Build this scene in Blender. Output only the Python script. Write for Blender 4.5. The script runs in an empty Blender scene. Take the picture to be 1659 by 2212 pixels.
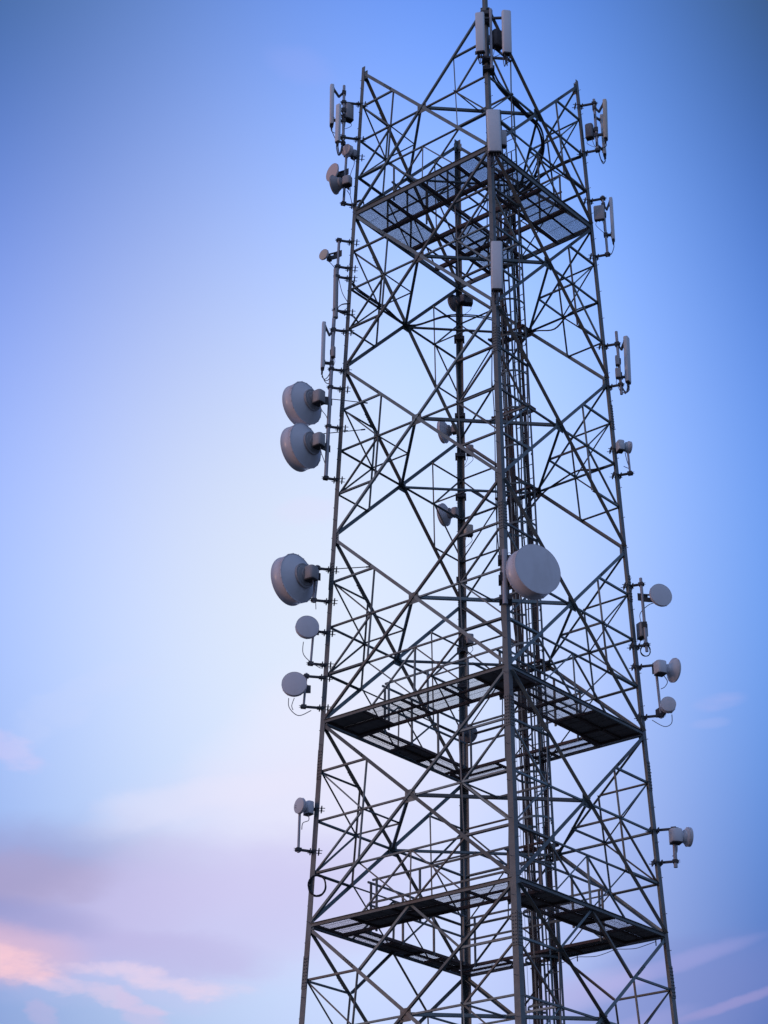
import bpy, bmesh, math, random
from mathutils import Vector, Matrix
random.seed(7)
sc = bpy.context.scene
COL = sc.collection
R = math.radians
V = Vector

# ------------------------------------------------------------------ camera
cam_d = bpy.data.cameras.new('camera')
cam = bpy.data.objects.new('camera', cam_d); COL.objects.link(cam); sc.camera = cam
cam_d.sensor_fit = 'HORIZONTAL'; cam_d.sensor_width = 36.0
cam_d.lens = 4306.15/1659*36.0
cam_d.clip_start = 0.5; cam_d.clip_end = 20000
rt = V((0.998626, 0.052295, 0.003242)); fw = V((-0.047958, 0.887383, 0.458532)); up = V((0.021102, -0.458058, 0.888672))
m = Matrix((rt, up, -fw)).transposed().to_4x4(); m.translation = V((0, -39.915, 2.2))
cam.matrix_world = m

# ------------------------------------------------------------------ sun (low dusk glow, left and behind the camera)
SUN_AZ, SUN_EL = R(-112), R(4)          # azimuth from +Y, clockwise
sd = bpy.data.lights.new('sun', 'SUN'); sun = bpy.data.objects.new('sun', sd); COL.objects.link(sun)
sd.energy = 0.38; sd.angle = R(10); sd.color = (1.0, 0.64, 0.56)
sdir = V((math.sin(SUN_AZ)*math.cos(SUN_EL), math.cos(SUN_AZ)*math.cos(SUN_EL), math.sin(SUN_EL)))
sun.rotation_euler = (-sdir).to_track_quat('-Z', 'Y').to_euler(); sun.location = sdir*60 + V((0, 0, 20))

# ------------------------------------------------------------------ view
sc.view_settings.view_transform = 'Standard'; sc.view_settings.look = 'None'
sc.view_settings.exposure = 0.0; sc.view_settings.gamma = 1.0
sc.render.film_transparent = False

# ------------------------------------------------------------------ world
class NT:
    """tiny expression builder for shader math"""
    def __init__(s, nt): s.nt = nt
    def m(s, op, a, b=None, c=None, clamp=False):
        n = s.nt.nodes.new('ShaderNodeMath'); n.operation = op; n.use_clamp = clamp
        for i, x in enumerate((a, b, c)):
            if x is None: continue
            if isinstance(x, (int, float)): n.inputs[i].default_value = x
            else: s.nt.links.new(x, n.inputs[i])
        return n.outputs[0]
    def add(s, a, b): return s.m('ADD', a, b)
    def mul(s, a, b): return s.m('MULTIPLY', a, b)
    def sub(s, a, b): return s.m('SUBTRACT', a, b)
    def vscale(s, col, f):
        n = s.nt.nodes.new('ShaderNodeVectorMath'); n.operation = 'SCALE'
        n.inputs[0].default_value = col
        if isinstance(f, (int, float)): n.inputs[3].default_value = f
        else: s.nt.links.new(f, n.inputs[3])
        return n.outputs[0]
    def v(s, op, a, b):
        n = s.nt.nodes.new('ShaderNodeVectorMath'); n.operation = op
        for i, x in enumerate((a, b)):
            if isinstance(x, tuple): n.inputs[i].default_value = x
            else: s.nt.links.new(x, n.inputs[i])
        return n.outputs[0]
    def mix(s, f, a, b):
        n = s.nt.nodes.new('ShaderNodeMix'); n.data_type = 'RGBA'; n.clamp_factor = True
        s.nt.links.new(f, n.inputs[0])
        for i, x in ((6, a), (7, b)):
            if isinstance(x, tuple): n.inputs[i].default_value = (*x, 1)
            else: s.nt.links.new(x, n.inputs[i])
        return n.outputs[2]
    def smooth(s, x, lo, hi):
        n = s.nt.nodes.new('ShaderNodeMapRange'); n.interpolation_type = 'SMOOTHSTEP'
        s.nt.links.new(x, n.inputs[0])
        for i, q in enumerate((lo, hi, 0.0, 1.0)): n.inputs[i+1].default_value = q
        return n.outputs[0]

def lin(*c): return tuple(((q/255+.055)/1.055)**2.4 if q > 10 else q/255/12.92 for q in c)

world = bpy.data.worlds.new("World"); sc.world = world; world.use_nodes = True
wt = world.node_tree; wt.nodes.clear(); W = NT(wt)
tc = wt.nodes.new('ShaderNodeTexCoord'); sep = wt.nodes.new('ShaderNodeSeparateXYZ')
nrm = wt.nodes.new('ShaderNodeVectorMath'); nrm.operation = 'NORMALIZE'
wt.links.new(tc.outputs['Generated'], nrm.inputs[0]); wt.links.new(nrm.outputs[0], sep.inputs[0])
X, Y, Z = sep.outputs
AZ0 = R(3.09)                            # camera heading; sky lobes and their painted vignette centre on it
xr = W.add(W.mul(X, math.cos(AZ0)), W.mul(Y, math.sin(AZ0)))
yr = W.sub(W.mul(Y, math.cos(AZ0)), W.mul(X, math.sin(AZ0)))
az = W.m('ARCTAN2', xr, yr)
cel = W.m('SQRT', W.sub(1.0, W.mul(Z, Z)))
el = W.m('ARCSINE', Z)
sx = W.mul(az, cel)                      # radians across
# clear dusk sky: horizon-to-zenith ramp plus broad soft lobes, with lens vignette painted in at sides and corners
u = W.mul(sx, 5.19); v = W.mul(W.sub(el, 0.4763), -3.87)
ramp = W.smooth(el, 0.0, 0.873)
sky = W.v('ADD', W.vscale(lin(122, 146, 205), W.sub(1.0, ramp)), W.vscale(lin(60, 90, 145), ramp))
LOBE = [(0.0177, -0.0188, -0.3212), (0.0099, 0.0494, 0.1907), (-0.0587, -0.0765, 0.0699), (0.0424, 0.0085, -0.3608), (-0.1272, -0.079, 0.2254), (0.0682, 0.0784, 0.1447), (0.0912, 0.2676, 0.6714), (-0.1156, -0.1673, -0.079), (0.1609, 0.1758, 0.3185), (0.2349, 0.1614, -0.1288), (0.1857, 0.178, 0.0262), (0.0097, 0.0719, 0.2391), (-0.0137, 0.068, 0.1827), (0.1975, 0.22, 0.2323), (0.1374, 0.0928, 0.1636), (-0.0855, 0.0128, 0.1316), (-0.0525, -0.103, -0.1525), (0.0628, 0.0869, 0.0467), (0.1697, 0.1931, 0.256), (-0.178, -0.2668, -0.4071)]
def gau(x, c):
    d = W.sub(x, c); return W.m('EXPONENT', W.mul(W.mul(d, d), -1/(2*.52**2)))
gu = [gau(u, c) for c in (-1.05, -.35, .35, 1.05)]; gv_ = [gau(v, c) for c in (-1.1, -.55, 0, .55, 1.1)]
for q, c in enumerate(LOBE):
    sky = W.v('ADD', sky, W.vscale(c, W.mul(gv_[q//4], gu[q % 4])))
sky = W.v('MAXIMUM', sky, (0.035, 0.08, 0.18))
# clouds: soft warped banks, positions in degrees-like units on the sky (thousandths of a radian x 4.306)
PX = W.add(W.mul(sx, 4306.0), 829.5); PY = W.sub(1106.0, W.mul(W.sub(el, 0.4763), 4306.0))
def noise(scale, detail=4.0, rough=0.55, vec=None, off=(0, 0, 0), stretch=(1, 1, 1)):
    mp = wt.nodes.new('ShaderNodeMapping'); mp.inputs['Location'].default_value = off; mp.inputs['Scale'].default_value = stretch
    wt.links.new(nrm.outputs[0], mp.inputs[0])
    n = wt.nodes.new('ShaderNodeTexNoise'); n.inputs['Scale'].default_value = scale
    n.inputs['Detail'].default_value = detail; n.inputs['Roughness'].default_value = rough
    wt.links.new(mp.outputs[0], n.inputs['Vector']); return n.outputs['Fac']
nA = W.sub(noise(8.0, 5.0, .55, off=(3, 1, 5), stretch=(1, 1, 2.2)), .5)
nB = W.sub(noise(26.0, 5.0, .6, off=(7, 2, 1), stretch=(1, 1, 2.0)), .5)
nC = noise(14.0, 4.0, .55, off=(1, 8, 2), stretch=(1, 1, 3.5))
WX = W.add(PX, W.mul(nA, 190.0)); WY = W.add(PY, W.add(W.mul(nA, 120.0), W.mul(nB, 55.0)))
SX = PX; SY = W.add(PY, W.mul(nB, 26.0))
def blob(base, cx, cy, rx, ry, ang, col, k, soft=0.0, streak=False, edge=None):
    gx, gy = (SX, SY) if streak else (WX, WY)
    dx, dy = W.sub(gx, cx), W.sub(gy, cy); c, s_ = math.cos(R(ang)), math.sin(R(ang))
    a = W.mul(W.add(W.mul(dx, c), W.mul(dy, s_)), 1/rx); b = W.mul(W.sub(W.mul(dy, c), W.mul(dx, s_)), 1/ry)
    d = W.add(W.mul(a, a), W.mul(b, b))
    msk = W.sub(1.0, W.smooth(d, soft, 1.0))
    if edge: msk = W.mul(msk, W.smooth(nC, edge[0], edge[1]))
    return W.mix(W.mul(msk, k), base, lin(*col))
# bright veil behind the tower, then the mauve bank and its lit pink hem low on the left
nD = noise(48.0, 5.0, .6, off=(4, 4, 9), stretch=(1, 1, 2.6))
def tex(k, lo, hi): return (lo, hi)
sky = blob(sky, 640, 1790, 560, 200, -12, (222, 220, 247), .6)
sky = blob(sky, 700, 1650, 330, 230, -28, (236, 233, 252), .55)
sky = blob(sky, 430, 1740, 330, 50, -13, (238, 232, 250), .26)
sky = blob(sky, -60, 1965, 640, 215, -6, (154, 150, 200), .75)
sky = blob(sky, 440, 1975, 620, 190, -10, (204, 196, 238), .74)
sky = blob(sky, 20, 1895, 300, 70, 2, (180, 162, 198), .45)
sky = blob(sky, 60, 1985, 240, 60, 6, (140, 142, 200), .4)
sky = blob(sky, 330, 2050, 330, 55, 4, (182, 174, 222), .45)
sky = blob(sky, -30, 2062, 300, 90, 4, (222, 184, 208), .7)
def rag(base, cx, cy, rx, ry, ang, col, k, lo, hi):     # broken, fine-edged cloud
    dx, dy = W.sub(WX, cx), W.sub(WY, cy); c, s_ = math.cos(R(ang)), math.sin(R(ang))
    a = W.mul(W.add(W.mul(dx, c), W.mul(dy, s_)), 1/rx); b = W.mul(W.sub(W.mul(dy, c), W.mul(dx, s_)), 1/ry)
    d = W.add(W.mul(a, a), W.mul(b, b))
    f = W.sub(W.add(W.sub(1.0, d), W.mul(W.sub(nD, .5), 1.6)), W.mul(W.sub(nC, .5), .8))
    return W.mix(W.mul(W.mul(W.smooth(f, lo, hi), W.sub(1.0, W.smooth(d, .4, 1.25))), k), base, lin(*col))
sky = rag(sky, -10, 2082, 250, 50, 8, (254, 206, 214), .8, .05, 1.1)
sky = rag(sky, 320, 2104, 280, 24, 4, (242, 214, 232), .55, .05, 1.1)
sky = rag(sky, 230, 2142, 170, 30, 8, (232, 206, 230), .45, .35, 1.0)
sky = rag(sky, 330, 2190, 100, 46, 50, (208, 194, 230), .45, .35, .9)
sky = rag(sky, 130, 2195, 60, 50, 70, (196, 182, 222), .4, .35, .9)
sky = rag(sky, 40, 1655, 110, 42, 14, (210, 202, 245), .45, .2, 1.0)
sky = rag(sky, 190, 1560, 260, 60, -38, (212, 218, 250), .15, .3, 1.1)
sky = blob(sky, 1545, 1535, 70, 24, -4, (178, 182, 238), .5, edge=(.34, .66), streak=True)
sky = blob(sky, 1525, 1580, 52, 15, 0, (168, 182, 240), .3, streak=True)
sky = blob(sky, 650, 160, 100, 50, 20, (156, 172, 246), .2)
sky = blob(sky, 680, 1110, 110, 34, -8, (226, 222, 250), .3)
sky = blob(sky, 1440, 2150, 400, 130, -12, (122, 134, 200), .5)
sky = blob(sky, 1430, 2078, 240, 22, -15, (176, 170, 228), .34, streak=True)
sky = blob(sky, 1250, 2125, 170, 44, -14, (198, 190, 236), .42, streak=True)
sky = blob(sky, 1560, 2158, 170, 14, -17, (180, 164, 216), .38, streak=True)
sky = blob(sky, 1330, 2205, 190, 28, -14, (176, 170, 224), .3, streak=True)
# the quarter of the sky behind the viewer: milky, a little warmer, with the afterglow at the sun's azimuth
back = W.smooth(W.mul(yr, -1.0), -0.55, 0.35)
sky = W.mix(back, sky, lin(132, 152, 198))
dot = W.add(W.add(W.mul(X, sdir.x), W.mul(Y, sdir.y)), W.mul(Z, sdir.z))
sky = W.mix(W.mul(W.smooth(dot, .78, 1.0), .8), sky, lin(245, 185, 180))
bg1 = wt.nodes.new('ShaderNodeBackground'); wt.links.new(sky, bg1.inputs[0]); bg1.inputs[1].default_value = 1.0
# physical sky underneath, very weak at this sun height
st = wt.nodes.new('ShaderNodeTexSky'); st.sky_type = 'NISHITA'; st.sun_disc = False
st.sun_elevation = SUN_EL; st.sun_rotation = SUN_AZ; st.dust_density = 1.5
bg2 = wt.nodes.new('ShaderNodeBackground'); wt.links.new(st.outputs[0], bg2.inputs[0]); bg2.inputs[1].default_value = 0.01
ad = wt.nodes.new('ShaderNodeAddShader'); wo = wt.nodes.new('ShaderNodeOutputWorld')
wt.links.new(bg1.outputs[0], ad.inputs[0]); wt.links.new(bg2.outputs[0], ad.inputs[1]); wt.links.new(ad.outputs[0], wo.inputs[0])

# ------------------------------------------------------------------ materials
def mat(name, col, rough=.6, metal=0.0, var=.0, noise_amt=.0, noise_scale=6., tint=None, tint_amt=0., tint_scale=2.5, bump=0., objvar=0., objtint=None):
    ma = bpy.data.materials.new(name); ma.use_nodes = True; nt = ma.node_tree
    b = nt.nodes['Principled BSDF']; T = NT(nt)
    b.inputs['Roughness'].default_value = rough; b.inputs['Metallic'].default_value = metal
    tcn = nt.nodes.new('ShaderNodeTexCoord')
    def nz(sc_, det=5., st_=(1, 1, 1)):
        mp = nt.nodes.new('ShaderNodeMapping'); mp.inputs['Scale'].default_value = st_
        nt.links.new(tcn.outputs['Object'], mp.inputs[0])
        n = nt.nodes.new('ShaderNodeTexNoise'); n.inputs['Scale'].default_value = sc_; n.inputs['Detail'].default_value = det
        nt.links.new(mp.outputs[0], n.inputs['Vector']); return n.outputs['Fac']
    f = T.add(T.mul(T.sub(nz(noise_scale), .5), noise_amt*2), 1.0)
    if objvar:
        oi = nt.nodes.new('ShaderNodeObjectInfo')
        f = T.mul(f, T.add(T.mul(T.sub(oi.outputs['Random'], .5), objvar*2), 1.0))
    cur = T.vscale(col, f)
    if objtint:
        o2 = nt.nodes.new('ShaderNodeObjectInfo'); cur = T.mix(T.smooth(T.m('FRACT', T.mul(o2.outputs['Random'], 7.31)), .45, 1.), cur, objtint)
    if tint:
        cur = T.mix(T.mul(T.smooth(nz(tint_scale, 6., (1, 1, .35)), .52, .72), tint_amt), cur, tint)
    nt.links.new(cur, b.inputs['Base Color'])
    nt.links.new(T.add(T.mul(nz(noise_scale*2.2, 3.), .25), rough-.12), b.inputs['Roughness'])
    if bump:
        bp = nt.nodes.new('ShaderNodeBump'); bp.inputs['Strength'].default_value = bump; bp.inputs['Distance'].default_value = .01
        nt.links.new(nz(40., 3.), bp.inputs['Height']); nt.links.new(bp.outputs[0], b.inputs['Normal'])
    return ma
STEEL = mat('galvanised_steel', (.145, .200, .215), .48, .3, noise_amt=.25, tint=(.11, .08, .06), tint_amt=.4, bump=.2, objvar=.5, objtint=(.125, .132, .128))
LEGM = mat('leg_steel', (.135, .164, .170), .5, .2, noise_amt=.25, tint=(.11, .08, .065), tint_amt=.5, tint_scale=1.6, bump=.25, objvar=.1)
RUSTY = mat('rusty_steel', (.095, .065, .06), .75, 0, noise_amt=.3, tint=(.06, .05, .05), tint_amt=.6)
GRATE = mat('grating_steel', (.085, .09, .10), .7, .1, noise_amt=.2)
PLATE = mat('deck_plate', (.20, .185, .18), .75, .0, noise_amt=.3, tint=(.10, .06, .05), tint_amt=.6)
ZINC = mat('zinc_pipe', (.38, .39, .42), .45, .4, noise_amt=.12, tint=(.25, .22, .2), tint_amt=.3)
BRKT = mat('bracket_steel', (.07, .07, .075), .6, .2, noise_amt=.25, objvar=.3)
WHITE = mat('radome_white', (.68, .73, .77), .5, 0, noise_amt=.05, tint=(.52, .53, .53), tint_amt=.5, objvar=.08)
CREAM = mat('radome_cream', (.60, .56, .48), .5, 0, noise_amt=.05, tint=(.5, .45, .38), tint_amt=.35, objvar=.06)
DISHW = mat('dish_paint', (.73, .745, .78), .45, 0, noise_amt=.05, tint=(.58, .58, .59), tint_amt=.6, tint_scale=2.2)
DKGREY = mat('dark_grey', (.20, .21, .23), .6, .1, noise_amt=.2)  # even darker grey for some far-leg dishes and two radio boxes
RIM = mat('dish_shroud', (.72, .71, .75), .3, 0, noise_amt=.05, tint=(.48, .42, .38), tint_amt=.4)
PINK = mat('dish_face_warm', (.68, .58, .55), .5, 0, noise_amt=.04)
RADIO = mat('radio_housing', (.40, .40, .41), .55, .05, noise_amt=.1, tint=(.28, .25, .22), tint_amt=.35, objvar=.12)
DARK = mat('black_rubber', (.025, .024, .026), .6, 0, noise_amt=.2)
CABLE = mat('cable_jacket', (.03, .03, .034), .5, 0, noise_amt=.2)
GREYC = mat('grey_cable_jacket', (.16, .17, .2), .5, 0, noise_amt=.1)
GROUND = mat('dry_ground', (.11, .10, .085), .95, 0, noise_amt=.4, noise_scale=.15, tint=(.07, .09, .04), tint_amt=.8, tint_scale=.05)
CONC = mat('footing_concrete', (.32, .31, .29), .9, 0, noise_amt=.2)

# ------------------------------------------------------------------ mesh helpers
class MB:
    def __init__(s): s.v = []; s.f = []; s.sm = []
    def add(s, vs, fs, smooth=False):
        o = len(s.v); s.v += [V(q) for q in vs]; s.f += [tuple(i+o for i in f) for f in fs]; s.sm += [smooth]*len(fs)
    def hexa(s, q):    # 8 corners, bottom 4 then top 4
        s.add(q, [(0, 3, 2, 1), (4, 5, 6, 7), (0, 1, 5, 4), (1, 2, 6, 5), (2, 3, 7, 6), (3, 0, 4, 7)])
    def box(s, c, ax, ay, az_, hx, hy, hz):
        c = V(c); ax, ay, az_ = V(ax).normalized(), V(ay).normalized(), V(az_).normalized()
        q = [c + ax*a*hx + ay*b*hy + az_*d*hz for d in (-1, 1) for a, b in ((-1, -1), (1, -1), (1, 1), (-1, 1))]
        s.hexa(q)
    def bar(s, p, q, w, h, n=None):      # box from p to q, w across, h along n
        p, q = V(p), V(q); d = (q-p).normalized()
        n = V(n) if n is not None else (V((0, 0, 1)) if abs(d.z) < .9 else V((1, 0, 0)))
        a = d.cross(n).normalized(); n = a.cross(d).normalized()
        s.box((p+q)/2, d, a, n, (q-p).length/2, w/2, h/2)
    def ell(s, p, q, w, t, n, flip=1, off=0., w2=None, upper=False):   # angle section: flange in the face plane + flange along +-n
        p, q, n = V(p), V(q), V(n).normalized(); d = (q-p).normalized(); sd_ = d.cross(n).normalized(); n = sd_.cross(d).normalized()
        if (sd_.z > 0) != upper: sd_ = -sd_          # outstanding flange on the lower edge unless told otherwise
        w2 = w2 or w
        p = p + n*off; q = q + n*off
        sgn = 1 if flip > 0 else -1
        s.box((p+q)/2, d, sd_, n, (q-p).length/2, w/2, t/2)
        c = (p+q)/2 + sd_*(w/2 - t/2) + n*sgn*(w2/2 + t/2 + .0005)
        s.box(c, d, sd_, n, (q-p).length/2, t/2, w2/2)
    def tube(s, pts, r, n=8, cap=True):
        pts = [V(p) for p in pts]; rings = []
        prev = None
        for i, p in enumerate(pts):
            d = (pts[min(i+1, len(pts)-1)] - pts[max(i-1, 0)]).normalized()
            if prev is None: a = d.orthogonal().normalized()
            else: a = (prev - d*prev.dot(d)).normalized()
            prev = a; b = d.cross(a)
            rr = r[i] if isinstance(r, (list, tuple)) else r
            rings.append([p + (a*math.cos(2*math.pi*k/n) + b*math.sin(2*math.pi*k/n))*rr for k in range(n)])
        vs = [q for rg in rings for q in rg]; fs = []
        for i in range(len(rings)-1):
            for k in range(n):
                fs.append((i*n+k, i*n+(k+1) % n, (i+1)*n+(k+1) % n, (i+1)*n+k))
        s.add(vs, fs, True)
        if cap:
            s.add(rings[0], [tuple(range(n))[::-1]]); s.add(rings[-1], [tuple(range(n))])
    def lathe(s, c, axis, prof, n=40, smooth=True, caps=(False, False)):
        c = V(c); ax = V(axis).normalized(); a = ax.orthogonal().normalized(); b = ax.cross(a)
        vs = []
        for r_, h in prof: vs += [c + ax*h + (a*math.cos(2*math.pi*k/n) + b*math.sin(2*math.pi*k/n))*r_ for k in range(n)]
        fs = []
        for i in range(len(prof)-1):
            for k in range(n): fs.append((i*n+k, i*n+(k+1) % n, (i+1)*n+(k+1) % n, (i+1)*n+k))
        s.add(vs, fs, smooth)
        if caps[0]: s.add(vs[:n], [tuple(range(n))[::-1]])
        if caps[1]: s.add(vs[-n:], [tuple(range(n))])
    def build(s, name, material, parent=None, base=None):
        if not s.v: return None
        o_ = V(base) if base is not None else (V(parent['_b']) if parent is not None and '_b' in parent else V((0, 0, 0)))
        me = bpy.data.meshes.new(name); me.from_pydata([q - o_ for q in s.v], [], s.f)
        me.polygons.foreach_set('use_smooth', s.sm); me.materials.append(material)
        bm_ = bmesh.new(); bm_.from_mesh(me); bmesh.ops.recalc_face_normals(bm_, faces=bm_.faces); bm_.to_mesh(me); bm_.free()
        me.update()
        ob = bpy.data.objects.new(name, me); COL.objects.link(ob)
        if parent is not None:
            ob.parent = parent
            if '_b' in parent: ob['_b'] = tuple(parent['_b'])
        elif base is not None: ob.location = base
        return ob
def smooth_path(pts, k=5):
    pts = [V(p) for p in pts]; out = []
    for i in range(len(pts)-1):
        p0, p1, p2, p3 = pts[max(i-1, 0)], pts[i], pts[i+1], pts[min(i+2, len(pts)-1)]
        for j in range(k):
            t = j/k
            out.append(.5*((2*p1) + (p2-p0)*t + (2*p0-5*p1+4*p2-p3)*t*t + (3*p1-p0-3*p2+p3)*t**3))
    out.append(pts[-1]); return out
def tag(o, label=None, cat=None, group=None, kind=None):
    if label: o['label'] = label
    if cat: o['category'] = cat
    if group: o['group'] = group
    if kind: o['kind'] = kind
    return o
def thing(name, base, label, cat, group=None):
    o = bpy.data.objects.new(name, None); COL.objects.link(o); o.location = base; o.empty_display_size = .2
    o['_b'] = tuple(base); return tag(o, label, cat, group)
def A(deg):      # compass direction seen from the camera: 0 towards the viewer, + to the right
    return V((math.sin(R(deg)), -math.cos(R(deg)), 0))
UP = V((0, 0, 1))

# ------------------------------------------------------------------ ground
mb = MB(); N = 24; ext = 3000
gv = []; gf = []
for i in range(N+1):
    for j in range(N+1):
        x = ext*((2*i/N-1)**3); y = ext*((2*j/N-1)**3); r_ = math.hypot(x, y)
        gv.append((x, y, 0 if r_ < 60 else -1.2+1.2*math.sin(x*.01+1)*math.cos(y*.013)))
for i in range(N):
    for j in range(N):
        a = i*(N+1)+j; gf.append((a, a+N+1, a+N+2, a+1))
mb.add(gv, gf, True); tag(mb.build('ground', GROUND), kind='structure')

# ------------------------------------------------------------------ tower geometry
TH = R(8.2274); R0 = 3.5; TAP = .041771; Z4 = 17.583; H = 4.38626
LEG = {'L': math.pi, 'F': -math.pi/2, 'R': 0.0, 'D': math.pi/2}
def legp(k, z):
    r_ = R0 - TAP*(z-Z4) + max(0., 15-z)*.012; a = TH + LEG[k]; return V((r_*math.cos(a), r_*math.sin(a), z))
def lev(k): return Z4 + (4-k)*H
FACES = [('L', 'F'), ('F', 'R'), ('R', 'D'), ('D', 'L')]
def fnorm(i, j):
    a, b = legp(i, 10), legp(j, 10); c = (a+b)/2; return V((c.x, c.y, 0)).normalized()
tower = thing('lattice_tower', (0, 0, 0), 'tall square steel lattice telecom tower with four tapering legs and X bracing', 'tower')

def wleg(z): return .141 - (z-9)*.0017
# legs: angle sections, corner outwards, with splice plates and step bolts
for k in 'LFRD':
    mb = MB(); zt = lev(0) + (.35 if k == 'F' else .14 if k != 'D' else .16)
    i0 = 'LFRD'.index(k); nb = 'LFRD'[(i0+1) % 4]; pb = 'LFRD'[(i0-1) % 4]
    zs = [0.0] + [lev(q) for q in range(7, -1, -1)] + [zt]
    t = .014
    for dirk, other in ((0, nb), (1, pb)):
        rings = []
        for z in zs:
            p = legp(k, z); d1 = (legp(other, z)-p).normalized(); oth2 = pb if dirk == 0 else nb
            d2 = (legp(oth2, z)-p).normalized(); w = wleg(z)*(1.18 if k == 'D' else 1); s0 = t+.0005 if dirk else 0
            rings.append([p+d1*s0, p+d1*w, p+d1*w+d2*t, p+d1*s0+d2*t])
        vs = [q for rg in rings for q in rg]; fs = [(0, 1, 2, 3)]
        for r_ in range(len(rings)-1):
            for c in range(4): fs.append((r_*4+c, r_*4+(c+1) % 4, (r_+1)*4+(c+1) % 4, (r_+1)*4+c))
        e = (len(rings)-1)*4; fs.append((e+3, e+2, e+1, e)); mb.add(vs, fs)
    zz = 3.0; q = 0
    while zz < zt-.3:
        p = legp(k, zz); d1 = (legp(nb if q % 2 else pb, zz)-p).normalized(); d2 = (legp(pb if q % 2 else nb, zz)-p).normalized()
        c0 = p + d1*wleg(zz)*.55
        mb.tube([c0+d2*.014, c0-d2*.075], .006, 5); mb.tube([c0-d2*.068, c0-d2*.075], .011, 5)
        zz += .38; q += 1
    leg = mb.build('leg', LEGM, tower)
    for lv in (5, 4, 3, 2):               # bolted splices a little below the joints
        zc = lev(lv) - .95
        for other in (nb, pb):
            mb = MB(); zl = .33
            for z in (0,):
                a_, b_ = legp(k, zc-zl), legp(k, zc+zl); d1 = (legp(other, zc)-legp(k, zc)).normalized(); w = wleg(zc)
                n = fnorm(*((k, nb) if other == nb else (pb, k)))
                mb.bar(a_+d1*w*.5+n*.008, b_+d1*w*.5+n*.008, w*.96, .013, n)
                for r_ in range(9):
                    for cc in (.28, .72):
                        z_ = zc-zl+.05+r_*(2*zl-.1)/8; pp = legp(k, z_)+d1*w*cc+n*.014
                        mb.tube([pp, pp+n*.022], .013, 6)
            mb.build('splice_plate', LEGM, leg)
    mb = MB(); p = legp(k, 0); mb.box((p.x, p.y, .16), (1, 0, 0), (0, 1, 0), (0, 0, 1), .55, .55, .24); mb.build('footing', CONC, tower)

# bracing
cnt = {}; rest = {}
def member(kind, p, q, w, n, flip=1, off=0., w2=None, material=STEEL, upper=False, splice=None):
    cnt[kind] = cnt.get(kind, 0)+1
    if cnt[kind] > 96:
        rest.setdefault(kind, MB()).ell(p, q, w, .007, n, flip, off, w2); return None
    mb = MB(); mb.ell(p, q, w, .007 if w < .06 else .009, n, flip, off, w2, upper)
    if splice:
        c = p*(1-splice)+q*splice; d = (q-p).normalized(); s_ = d.cross(n).normalized(); so = 1 if flip < 0 else -1
        mb.bar(c-d*.16+n*(off+so*.012), c+d*.16+n*(off+so*.012), w*.85, .012, n)
        for r_ in range(5):
            for cc in (-.25, .25): mb.tube([c+d*(-.13+.065*r_)+s_*w*cc+n*(off+so*.016), c+d*(-.13+.065*r_)+s_*w*cc+n*(off+so*.034)], .011, 6)
    return mb.build(kind, material, tower)
def lerp(a, b, t): return a*(1-t)+b*t
node = {}
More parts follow.
